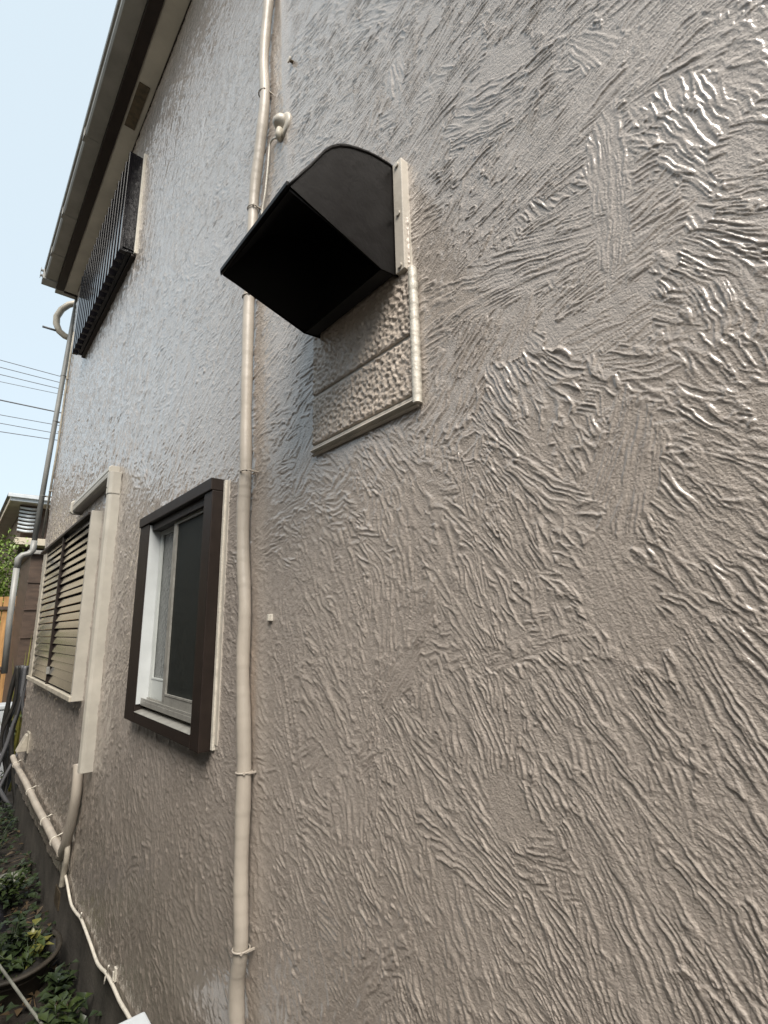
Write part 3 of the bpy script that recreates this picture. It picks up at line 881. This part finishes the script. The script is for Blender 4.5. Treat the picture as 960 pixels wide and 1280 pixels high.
# wrapped line that leaves it at the bottom
lw = thing('wrapped_line', 'beige tape-wrapped line curving down out of the duct cover', 'pipe', tuple(W(80, 1060, -.03)))
lp = [(98, 955), (97, 975), (95, 995), (91.5, 1015), (87, 1036), (82, 1055), (76, 1070)]
MB().tube(interp([W(x, y, -.030) for x, y in lp], 60), .025, 14).build('pipe', M['tape'], lw)
hp = [(84, 1050), (84.5, 1060), (83, 1075), (80, 1090), (77, 1108)]
MB().tube(interp([W(x, y, -.022) for x, y in hp], 30), .014, 10).build('drain_hose', M['conduit'], lw)

# conduit along the wall foot, with saddle ties
fc = thing('foot_conduit', 'cream wrapped conduit tied along the foot of the stucco wall', 'pipe', tuple(W(45, 1005, -.03)))
fp = [(16, 946), (20, 956), (32, 978), (45, 1006), (58, 1030), (68, 1050), (77, 1066)]
fpts = interp([W(x, y, -.035) for x, y in fp], 60)
MB().tube(fpts, .022, 14).build('pipe', M['tape'], fc)
for k_ in (10, 24, 38, 50):
    MB().ring(fpts[k_], fpts[k_+1]-fpts[k_], .0245, .0035, 14, 6).build('tie', M['cream'], fc)
    q = fpts[k_]
    MB().tube([(q.x, q.y, q.z+.022), (-.004, q.y-.02, q.z+.040)], .0035, 6).build('tie', M['cream'], fc)
# slack cable along the foot
lc = thing('slack_cable', 'thin cream cable sagging along the bottom edge of the stucco', 'cable', tuple(W(100, 1150, -.01)))
cp = [(79, 1070), (80, 1085), (84, 1105), (89, 1130), (96, 1142), (101, 1148), (107, 1163), (114, 1182), (121, 1202), (127, 1211), (133, 1217), (141, 1232), (150, 1252), (160, 1269), (168, 1284), (176, 1300)]
MB().tube(interp([W(x, y, -.014) for x, y in cp], 120), .0065, 8).build('cable', M['cream'], lc)
for (x, y, dx, dy) in ((101, 1147, 1, -6), (133, 1216, -3, 14), (134, 1215, 2, -8)):
    MB().tube([W(x, y, -.016), W(x+dx, y+dy, -.022)], .003, 6).build('tie', M['cream'], lc)
cg = thing('cable_clip', 'small white clip stuck on the stucco above the sagging cable', 'clip', tuple(W(146, 1217, 0)))
c3 = W(146, 1217, 0)
MB().box(-.009, .002, c3.y-.010, c3.y+.010, c3.z-.022, c3.z+.022).build('base', M['cream'], cg, bevel=.002)
MB().box(-.015, -.0095, c3.y-.006, c3.y+.004, c3.z-.018, c3.z+.012).build('hook', M['cream'], cg, bevel=.001)
# little wall vent near the far corner
wv = thing('wall_vent', 'small beige cowl vent low on the stucco near the far corner', 'vent', tuple(W(36, 930, 0)))
cv = W(36, 928, 0)
MB().box(-.014, .0, cv.y-.07, cv.y+.07, cv.z-.075, cv.z+.085).build('plate', M['conduit'], wv, bevel=.004)
MB().prism([(-.0145, cv.z+.07), (-.03, cv.z+.065), (-.085, cv.z-.06), (-.0145, cv.z-.06)], 1, cv.y-.055, cv.y+.055).build('cowl', M['conduit'], wv, bevel=.005)

# white box whose lid shows at the lower edge
wb = thing('white_box', 'white plastic box with a lid standing at the foot of the wall', 'box', (-.12, 1.75, 0))
MB().box(-.27, -.085, 1.52, 1.79, 0.0, .525).build('body', M['white'], wb, bevel=.008)
MB().box(-.285, -.072, 1.505, 1.802, .526, .556).build('lid', M['white'], wb, bevel=.006)

# ------------------------------------------------------------------ things on the ground along the foot
def leaf(mb, c, d, up, L, wd, fold=.25):
    d = d.normalized(); s = d.cross(up)
    if s.length < 1e-4: s = Vector((1, 0, 0))
    s.normalize(); n_ = s.cross(d)
    a = c; b = c+d*L*.45+s*wd*.5+n_*fold*wd; e_ = c+d*L-n_*L*.12; f_ = c+d*L*.45-s*wd*.5+n_*fold*wd; m_ = c+d*L*.5
    mb.add([a, b, e_, f_, m_], [(0, 1, 4), (1, 2, 4), (2, 3, 4), (3, 0, 4)], True)
def rv():
    return Vector((random.gauss(0, 1), random.gauss(0, 1), random.gauss(0, 1))).normalized()
gc = MB()
for _ in range(5200):
    x = random.uniform(-1.3, 0.0); y = random.uniform(2.2, 6.2)
    if math.sin(x*5+1.3*y)+math.sin(y*3.3-x*2) < -.15 and random.random() < .8: continue
    z = random.uniform(0, .13)
    d = rv(); d.z = abs(d.z)*.35+.05
    leaf(gc, Vector((x, y, z)), d, Vector((0, 0, 1)), random.uniform(.03, .065), random.uniform(.025, .045))
struct(gc.build('ground_cover', M['leafdark']), 'stuff')['label'] = 'dark ivy and weeds covering the soil at the foot of the wall'

M['dead'] = leafmat('dead_leaf', (0.11, 0.075, 0.04), (0.04, 0.028, 0.016))
lt = MB()
for _ in range(700):
    c = Vector((random.uniform(-1.2, 0.0), random.uniform(2.3, 6.2), random.uniform(.01, .05)))
    d = rv(); d.z *= .15
    leaf(lt, c, d, Vector((0, 0, 1)), random.uniform(.03, .08), random.uniform(.015, .04))
for _ in range(120):
    c = Vector((random.uniform(-1.0, -.05), random.uniform(2.4, 6.0), .03)); d = rv(); d.z = abs(d.z)*.3
    lt.tube([c, c+d*random.uniform(.08, .25)], .0022, 4)
struct(lt.build('leaf_litter', M['dead']), 'stuff')['label'] = 'dry brown leaves and twigs scattered on the soil along the wall'

def weed(x, y, n, h, matn, label, spread=.1, name='leafy_weed', group=None, ll=.055):
    t = thing(name, label, 'plant', (x, y, 0), group)
    st = MB(); lf = MB()
    for _ in range(n):
        a = random.uniform(0, 6.28); r = random.uniform(.2, 1)*spread; hh = h*random.uniform(.5, 1)
        e_ = Vector((x+r*math.cos(a), y+r*math.sin(a), hh))
        if e_.x > -.02: e_.x = -.02
        st.tube([(x, y, -.01), ((x+e_.x)/2, (y+e_.y)/2, hh*.65), e_], .0025, 5)
        for k in range(9):
            q = random.uniform(.35, 1)
            c = Vector((x+(e_.x-x)*q, y+(e_.y-y)*q, hh*(q**.8)))
            d = rv(); d.z = d.z*.3+.15
            leaf(lf, c, d, Vector((0, 0, 1)), ll*random.uniform(.6, 1.2), ll*.7*random.uniform(.6, 1.1))
    st.build('stem', M['leafdark'], t); lf.build('leaves', M[matn], t)
    return t
_t = G(14, 1196, .13); TXW, TYW = _t.x, _t.y
pA = G(62, 1195, .12); weed(-.16, pA.y, 10, .24, 'leaf', 'leafy green weed growing beside the old brown tub', .13)
pB = G(95, 1262, .1); weed(-.10, 2.75, 9, .16, 'leaf', 'low green weed at the damp foundation near the white box', .10)
weed(-.07, 3.02, 10, .15, 'leafdark', 'small dark weed squeezed between the brown tub and the foundation', .10)
weed(-.14, 4.2, 10, .22, 'leaf', 'bushy green weed between the stone and the wall foot', .14)
weed(-.20, 5.0, 8, .26, 'leafdark', 'dark green weed under the foot conduit', .15)
weed(TXW-.02, TYW+.02, 44, .27, 'leafdark', 'dense dark weeds growing out of the old brown tub', .21, 'tub_weed', None, .055)
weed(TXW+.08, TYW-.06, 5, .25, 'leafyel', 'yellow-leaved weed above the rim of the brown tub', .07, 'yellow_weed', None, .06)

# crumpled black plastic sheet
sm = MB(); nx, ny = 46, 60
for j in range(ny+1):
    for i in range(nx+1):
        x = -.95+i/nx*.78; y = 3.45+j/ny*.95
        z = .05+.05*math.sin(x*13+y*4)*math.sin(y*9-x*5)+.028*abs(math.sin(x*37+3*math.sin(y*21)))+.02*abs(math.sin(y*41+2*math.sin(x*23)))+.07*math.exp(-((x+.45)**2+(y-3.9)**2)/.06)
        e_ = min(i, nx-i, j, ny-j)
        if e_ < 3: z -= .02*(3-e_)
        sm.v.append((x, y, z))
for j in range(ny):
    for i in range(nx):
        sm.f.append((j*(nx+1)+i, j*(nx+1)+i+1, (j+1)*(nx+1)+i+1, (j+1)*(nx+1)+i)); sm.sm.append(True)
ps = sm.build('plastic_sheet', M['sheet'])
tag(ps, 'crumpled black plastic sheet lying on the soil among the weeds', 'plastic sheet')

def rock(x, y, r, label, name='garden_stone'):
    bm = bmesh.new(); bmesh.ops.create_icosphere(bm, subdivisions=3, radius=r)
    o_ = rv()*3
    for v in bm.verts:
        q = v.co/r
        k = 1+.16*math.sin(q.x*3+o_.x)*math.sin(q.y*4+o_.y)+.08*math.sin(q.z*7+o_.z+q.x*5)
        v.co = Vector((q.x*r*k*1.2, q.y*r*k, q.z*r*k*.7))
    me = bpy.data.meshes.new(name); bm.to_mesh(me); bm.free()
    me.materials.append(M['stone'])
    for p_ in me.polygons: p_.use_smooth = True
    o = bpy.data.objects.new(name, me); C.objects.link(o); o.location = (x, y, r*.4)
    return tag(o, label, 'stone')
rs = G(11, 1092, .1); rock(min(-.12, rs.x), rs.y, .09, 'pale rounded stone among the weeds beside the black sheet')

# old tub, its rim tipped towards the wall
_t = G(14, 1196, .13); TX, TY = _t.x, _t.y
tb = thing('old_tub', 'old brown tub with a curved rim and dark cover lying by the weeds', 'tub', (TX, TY, 0))
k = MB(); n = 40
R1, R2, hh = .19, .15, .13
ringp = lambda r, z: [Vector((TX+r*math.cos(2*math.pi*q/n), TY+r*1.2*math.sin(2*math.pi*q/n), z)) for q in range(n)]
rings = [ringp(R2, 0.005), ringp(R1, hh), ringp(R1+.016, hh+.004), ringp(R1+.016, hh+.016), ringp(R1-.004, hh+.016), ringp(R1-.008, hh-.03)]
vs = [p_ for r_ in rings for p_ in r_]
k.add(vs, [(a*n+q, a*n+(q+1) % n, (a+1)*n+(q+1) % n, (a+1)*n+q) for a in range(len(rings)-1) for q in range(n)], True)
k.build('shell', M['tub'], tb)
k = MB(); vs = [(TX, TY, hh+.01)]; fsx = []
for a in range(1, 7):
    for q in range(n):
        r_ = (R1-.01)*a/6
        vs.append((TX+r_*math.cos(2*math.pi*q/n), TY+1.2*r_*math.sin(2*math.pi*q/n), hh-.012+.018*math.sin(a*1.3+q*.6)+.008*random.uniform(-1, 1)))
fsx += [(0, 1+q, 1+(q+1) % n) for q in range(n)]
fsx += [(1+(a-1)*n+q, 1+(a-1)*n+(q+1) % n, 1+a*n+(q+1) % n, 1+a*n+q) for a in range(1, 6) for q in range(n)]
k.add(vs, fsx, True); k.build('cover', M['rubber'], tb)
stk = MB().tube([(-.30, 3.05, .24), (-.20, 2.8, .15), (-.09, 2.55, .05)], .006, 6).build('dry_stick', M['stone'])
tag(stk, 'thin grey dry stick leaning across the tub', 'stick')

# hanging hoses at the far corner
hz = thing('hanging_hoses', 'bundle of dark hoses and cables hanging at the far house corner', 'hoses', (-.1, 6.3, .2))
for i in range(9):
    x0 = B(26+random.uniform(-10, 8), 838, 6.35).x; yv = 6.30+random.uniform(-.05, .12)
    ctrl = [(x0+.02, yv, 1.32), (x0+random.uniform(-.05, .05), yv, 1.0), (x0+random.uniform(-.08, .05), yv+.03, .65), (x0+random.uniform(-.1, .06), yv, .32), (x0+random.uniform(-.18, .1), yv-.06, .04)]
    MB().tube(interp(ctrl, 30), random.uniform(.010, .022), 8).build('hose', M['rubber'] if i % 3 else M['wire'], hz)
wcx = B(8, 888, 7.2)
wc = thing('white_container', 'small white container standing behind the hanging hoses', 'container', (wcx.x, 7.2, 0))
MB().box(wcx.x-.16, wcx.x+.10, 7.1, 7.36, 0, wcx.z+.02).build('body', M['white'], wc, bevel=.02)
MB().box(wcx.x-.17, wcx.x+.11, 7.09, 7.37, wcx.z+.021, wcx.z+.07).build('lid', M['white'], wc, bevel=.012)
# grassy blades at the corner
gb = thing('blade_plant', 'plant with long yellow green blades behind the lower downspout', 'plant', (B(26, 880, 6.9).x, 6.9, 0))
k = MB()
bx_ = B(26, 880, 6.9).x
for i in range(26):
    a = random.uniform(0, 6.28); L = random.uniform(.7, 1.75); s_ = random.uniform(.05, .22)
    p0 = Vector((bx_, 6.9, .0)); p1_ = p0+Vector((s_*math.cos(a)*.5, s_*math.sin(a)*.5, L*.6)); p2 = p0+Vector((s_*math.cos(a), s_*math.sin(a), L*.95))
    sd = Vector((-math.sin(a), math.cos(a), 0))*.013
    k.add([p0-sd*.6, p0+sd*.6, p1_+sd, p1_-sd, p2], [(0, 1, 2, 3), (3, 2, 4)], True)
k.build('blades', M['leafyel'], gb)
k = MB()
for i in range(160):
    c = Vector((bx_+random.gauss(0, .13), 6.95+random.gauss(0, .13), random.uniform(.1, .85)))
    leaf(k, c, rv(), Vector((0, 0, 1)), .07, .045)
k.build('leaves', M['leaf'], gb)

# ------------------------------------------------------------------ beyond the far end
YF = 11.5
fx = lambda px, py=780: B(px, py, YF).x
fence = thing('wooden_fence', 'orange stained board fence lit by the sun behind the far corner', 'fence', (.3, YF, 0))
w_ = .115
ftop = B(12, 745, YF).z
x = -.5; first = None
while x < 2.2:
    if first is None:
        first = MB().box(x, x+w_-.012, YF, YF+.02, .05, ftop).build('board', M['wood'], fence, bevel=.003); x_first = x
    else:
        c = first.copy(); C.objects.link(c); c.parent = fence
        c.location = (x-x_first, random.uniform(-.004, .004), random.uniform(-.02, .02))
    x += w_
for z in (.35, 1.0, ftop-.25):
    MB().box(-.5, 2.2, YF-.035, YF-.003, z, z+.06).build('rail', M['darkwood'], fence, bevel=.003)
# shed-like brown siding at the end of the lane
sx0, sx1 = B(36, 720, 9.5).x, 2.5
shed = thing('brown_shed', 'dark brown sided shed just past the far house corner', 'shed', (sx0+.6, 9.5, 0))
sz1 = B(40, 693, 9.5).z
MB().box(sx0, sx1, 9.5, 11.0, 0, sz1).build('wall', M['darkwood'], shed)
MB().box(sx0-.06, sx1, 9.42, 11.1, sz1+.001, sz1+.06).build('roof', M['tile'], shed, bevel=.01)
for z in np.arange(.3, sz1-.1, .42):
    MB().box(sx0-.012, sx1, 9.484, 9.4995, z, z+.03).build('batten', M['darkwood'], shed)

# neighbouring house with a wide eave
YH = 13.0
nb = thing('neighbour_house', 'neighbouring house with a low grey roof, wide pale eave and dark brown wall', 'house', (3.0, 18, 0))
cn = B(13, 624, YH)
hx0 = B(22, 690, YH+.6).x
MB().box(hx0, 8.0, YH+.6, 22, 0, cn.z-.001).build('wall', M['darkwood'], nb)
MB().box(cn.x+.04, 8.6, YH+.04, 26, cn.z, cn.z+.03).build('soffit', M['soffit'], nb)
MB().box(cn.x, 8.6, YH, YH+.035, cn.z-.02, cn.z+.10).build('fascia', M['white'], nb, bevel=.006)
MB().box(cn.x, cn.x+.035, YH+.036, 26, cn.z-.02, cn.z+.10).build('fascia', M['nwall'], nb, bevel=.006)
MB().box(cn.x-.05, 8.6, YH-.06, YH-.001, cn.z+.05, cn.z+.13).build('gutter', M['white'], nb, bevel=.01)
ro = MB()
ro.add([(cn.x-.05, YH-.05, cn.z+.131), (9, YH-.05, cn.z+.131), (9, 26, cn.z+.131), (cn.x-.05, 26, cn.z+.131), (cn.x+3.5, YH+3.5, cn.z+1.0), (9, YH+3.5, cn.z+1.0)],
       [(3, 2, 1, 0), (0, 1, 5, 4), (0, 4, 3), (1, 2, 5), (2, 3, 4, 5)])
ro.build('roof', M['tile'], nb)
lg0 = B(19, 674, YH+.1)
MB().box(lg0.x, 8, YH+.1, YH+.599, lg0.z-.10, lg0.z+.05).build('ledge', M['nwall'], nb, bevel=.01)
for k_ in range(4):
    xw = hx0+.7+k_*1.5
    f_ = MB().box(xw, xw+.8, YH+.56, YH+.599, 1.0, 2.2).build('window', M['nwall'], nb, bevel=.01)
    MB().box(xw+.07, xw+.73, YH+.54, YH+.559, 1.07, 2.13).build('pane', M['pane'], f_)
# white ribbed curved screen under the eave
YR = YH+.55
rb0, rb1 = B(25, 634, YR-.15), B(45, 664, YR-.15)
rbt = thing('ribbed_blind', 'white blind of curved ribs hanging under the neighbouring eave', 'blind', ((rb0.x+rb1.x)/2, YR-.15, rb1.z))
nr = 7
for k_ in range(nr):
    z = rb1.z+(rb0.z-rb1.z)*k_/(nr-1)
    wq = rb1.x-rb0.x
    pts_ = [Vector((rb0.x+wq*q, YR-.16-.16*math.sin(math.pi*q), z-.05*math.sin(math.pi*q))) for q in np.linspace(0, 1, 9)]
    k = MB(); vs = []
    for p_ in pts_: vs += [p_+Vector((0, 0, .025)), p_-Vector((0, 0, .025)), p_+Vector((0, .02, -.025)), p_+Vector((0, .02, .025))]
    k.add(vs, [(4*i+a, 4*i+(a+1) % 4, 4*i+4+(a+1) % 4, 4*i+4+a) for i in range(8) for a in range(4)], True)
    k.build('rib', M['white'], rbt)
MB().box(rb0.x, rb1.x, YR-.12, YR-.09, rb1.z-.06, rb0.z+.06).build('backing', M['darkwood'], rbt)

# garden tree behind the fence
def tree(name, label, x, y, h, r, nleaf, group=None):
    t = thing(name, label, 'tree', (x, y, 0), group)
    tk = MB()
    tk.tube([(x, y, -.1), (x+.05, y, h*.3), (x-.03, y+.05, h*.65)], [.11, .085, .03], 10)
    for i in range(9):
        a = random.uniform(0, 6.28); z = h*random.uniform(.25, .6)
        tk.tube([(x, y, z), (x+r*.4*math.cos(a), y+r*.4*math.sin(a), z+h*.12), (x+r*.75*math.cos(a), y+r*.75*math.sin(a), z+h*.22)], [.04, .025, .01], 6)
    tk.build('trunk', M['bark'], t)
    lf = MB()
    cl_ = [Vector((x+random.gauss(0, r*.45), y+random.gauss(0, r*.45), h*.62+random.gauss(0, h*.16))) for _ in range(46)]
    for i in range(nleaf):
        c = random.choice(cl_)+Vector((random.gauss(0, r*.16), random.gauss(0, r*.16), random.gauss(0, h*.05)))
        d = rv(); d.z -= .2
        leaf(lf, c, d, Vector((0, 0, 1)), random.uniform(.06, .12), random.uniform(.04, .07))
    lf.build('crown', M['leaftree'], t)
tp = B(4, 705, 13.2)
tree('garden_tree', 'bushy green tree standing behind the orange board fence', tp.x-.25, 13.2, 3.5, .95, 5200)

# overhead lines
def wire_line(px0, py0, px1, py1, yq, label, rw):
    a, b = B(px0, py0, yq), B(px1, py1, yq)
    d = (b-a)
    pts_ = []
    for q in np.linspace(-14, 14, 41):
        p_ = a+d*q; pts_.append(p_+Vector((0, 0, .0012*(p_.x-a.x)**2)))
    o = MB().tube(pts_, rw, 6).build('power_line', M['wire'])
    tag(o, label, 'power line', 'overhead lines behind the house')
for (a_, b_, yq, rw) in ((450, 468, 24, .014), (459, 476, 24, .014), (468, 484, 24, .014), (477, 491, 24, .011), (500, 514, 25, .027),
                         (518.5, 530.5, 25, .014), (529, 541, 25, .014), (539.5, 549.5, 25, .016)):
    wire_line(0, a_, 66, b_, yq, 'thick dark overhead cable crossing the sky between the thinner lines' if rw > .02 else
              'thin grey overhead line crossing the sky behind the downspout', rw)

# ------------------------------------------------------------------ houses across the lane (seen mirrored in the glossy paint)
def far_house(name, label, x0, x1, y0, y1, h, wm, roof_h, windows):
    t = thing(name, label, 'house', ((x0+x1)/2, (y0+y1)/2, 0))
    MB().box(x0, x1, y0, y1, 0, h).build('wall', wm, t)
    o_ = .4
    r_ = MB()
    xm = (x0+x1)/2
    r_.add([(x0-o_, y0-o_, h), (x1+o_, y0-o_, h), (x1+o_, y1+o_, h), (x0-o_, y1+o_, h), (xm, y0+1.5, h+roof_h), (xm, y1-1.5, h+roof_h)],
           [(3, 2, 1, 0), (0, 1, 4), (1, 2, 5, 4), (2, 3, 5), (3, 0, 4, 5)])
    r_.build('roof', M['tile'], t)
    for (y, z, w, hh_) in windows:
        f_ = MB().box(x1-.01, x1+.05, y, y+w, z, z+hh_).build('window', M['alu'], t, bevel=.01)
        MB().box(x1+.051, x1+.055, y+.06, y+w-.06, z+.06, z+hh_-.06).build('pane', M['pane'], f_)
    return t
far_house('lane_house', 'brown sided house across the yard, end on to the lane', -20, -12, -4, 8, 5.2, M['grywall'], 1.2,
          [(-2.5, 1.0, 1.6, 1.1), (1.0, 3.4, 1.2, 1.0), (5.0, 1.0, 1.6, 1.1)])
far_house('street_house', 'brown sided house with two windows beside the yellow house', -15, -5.2, 17, 25, 6.3, M['grywall'], 1.0,
          [(18.0, 1.0, 1.6, 1.1), (21.0, 3.6, 1.2, 1.0)])
far_house('rear_house', 'brown sided house standing at the near end of the passage', -12, -4.5, -22, -13, 5.0, M['grywall'], 1.2,
          [(-20, 1.0, 1.6, 1.1), (-16, 3.4, 1.2, 1.0)])
far_house('yellow_house', 'sunlit yellow rendered house at the end of the lane', -4.8, -0.9, 21, 29, 6.4, M['gold'], 1.3,
          [(22.5, 1.0, 1.6, 1.2), (26, 3.6, 1.6, 1.2)])
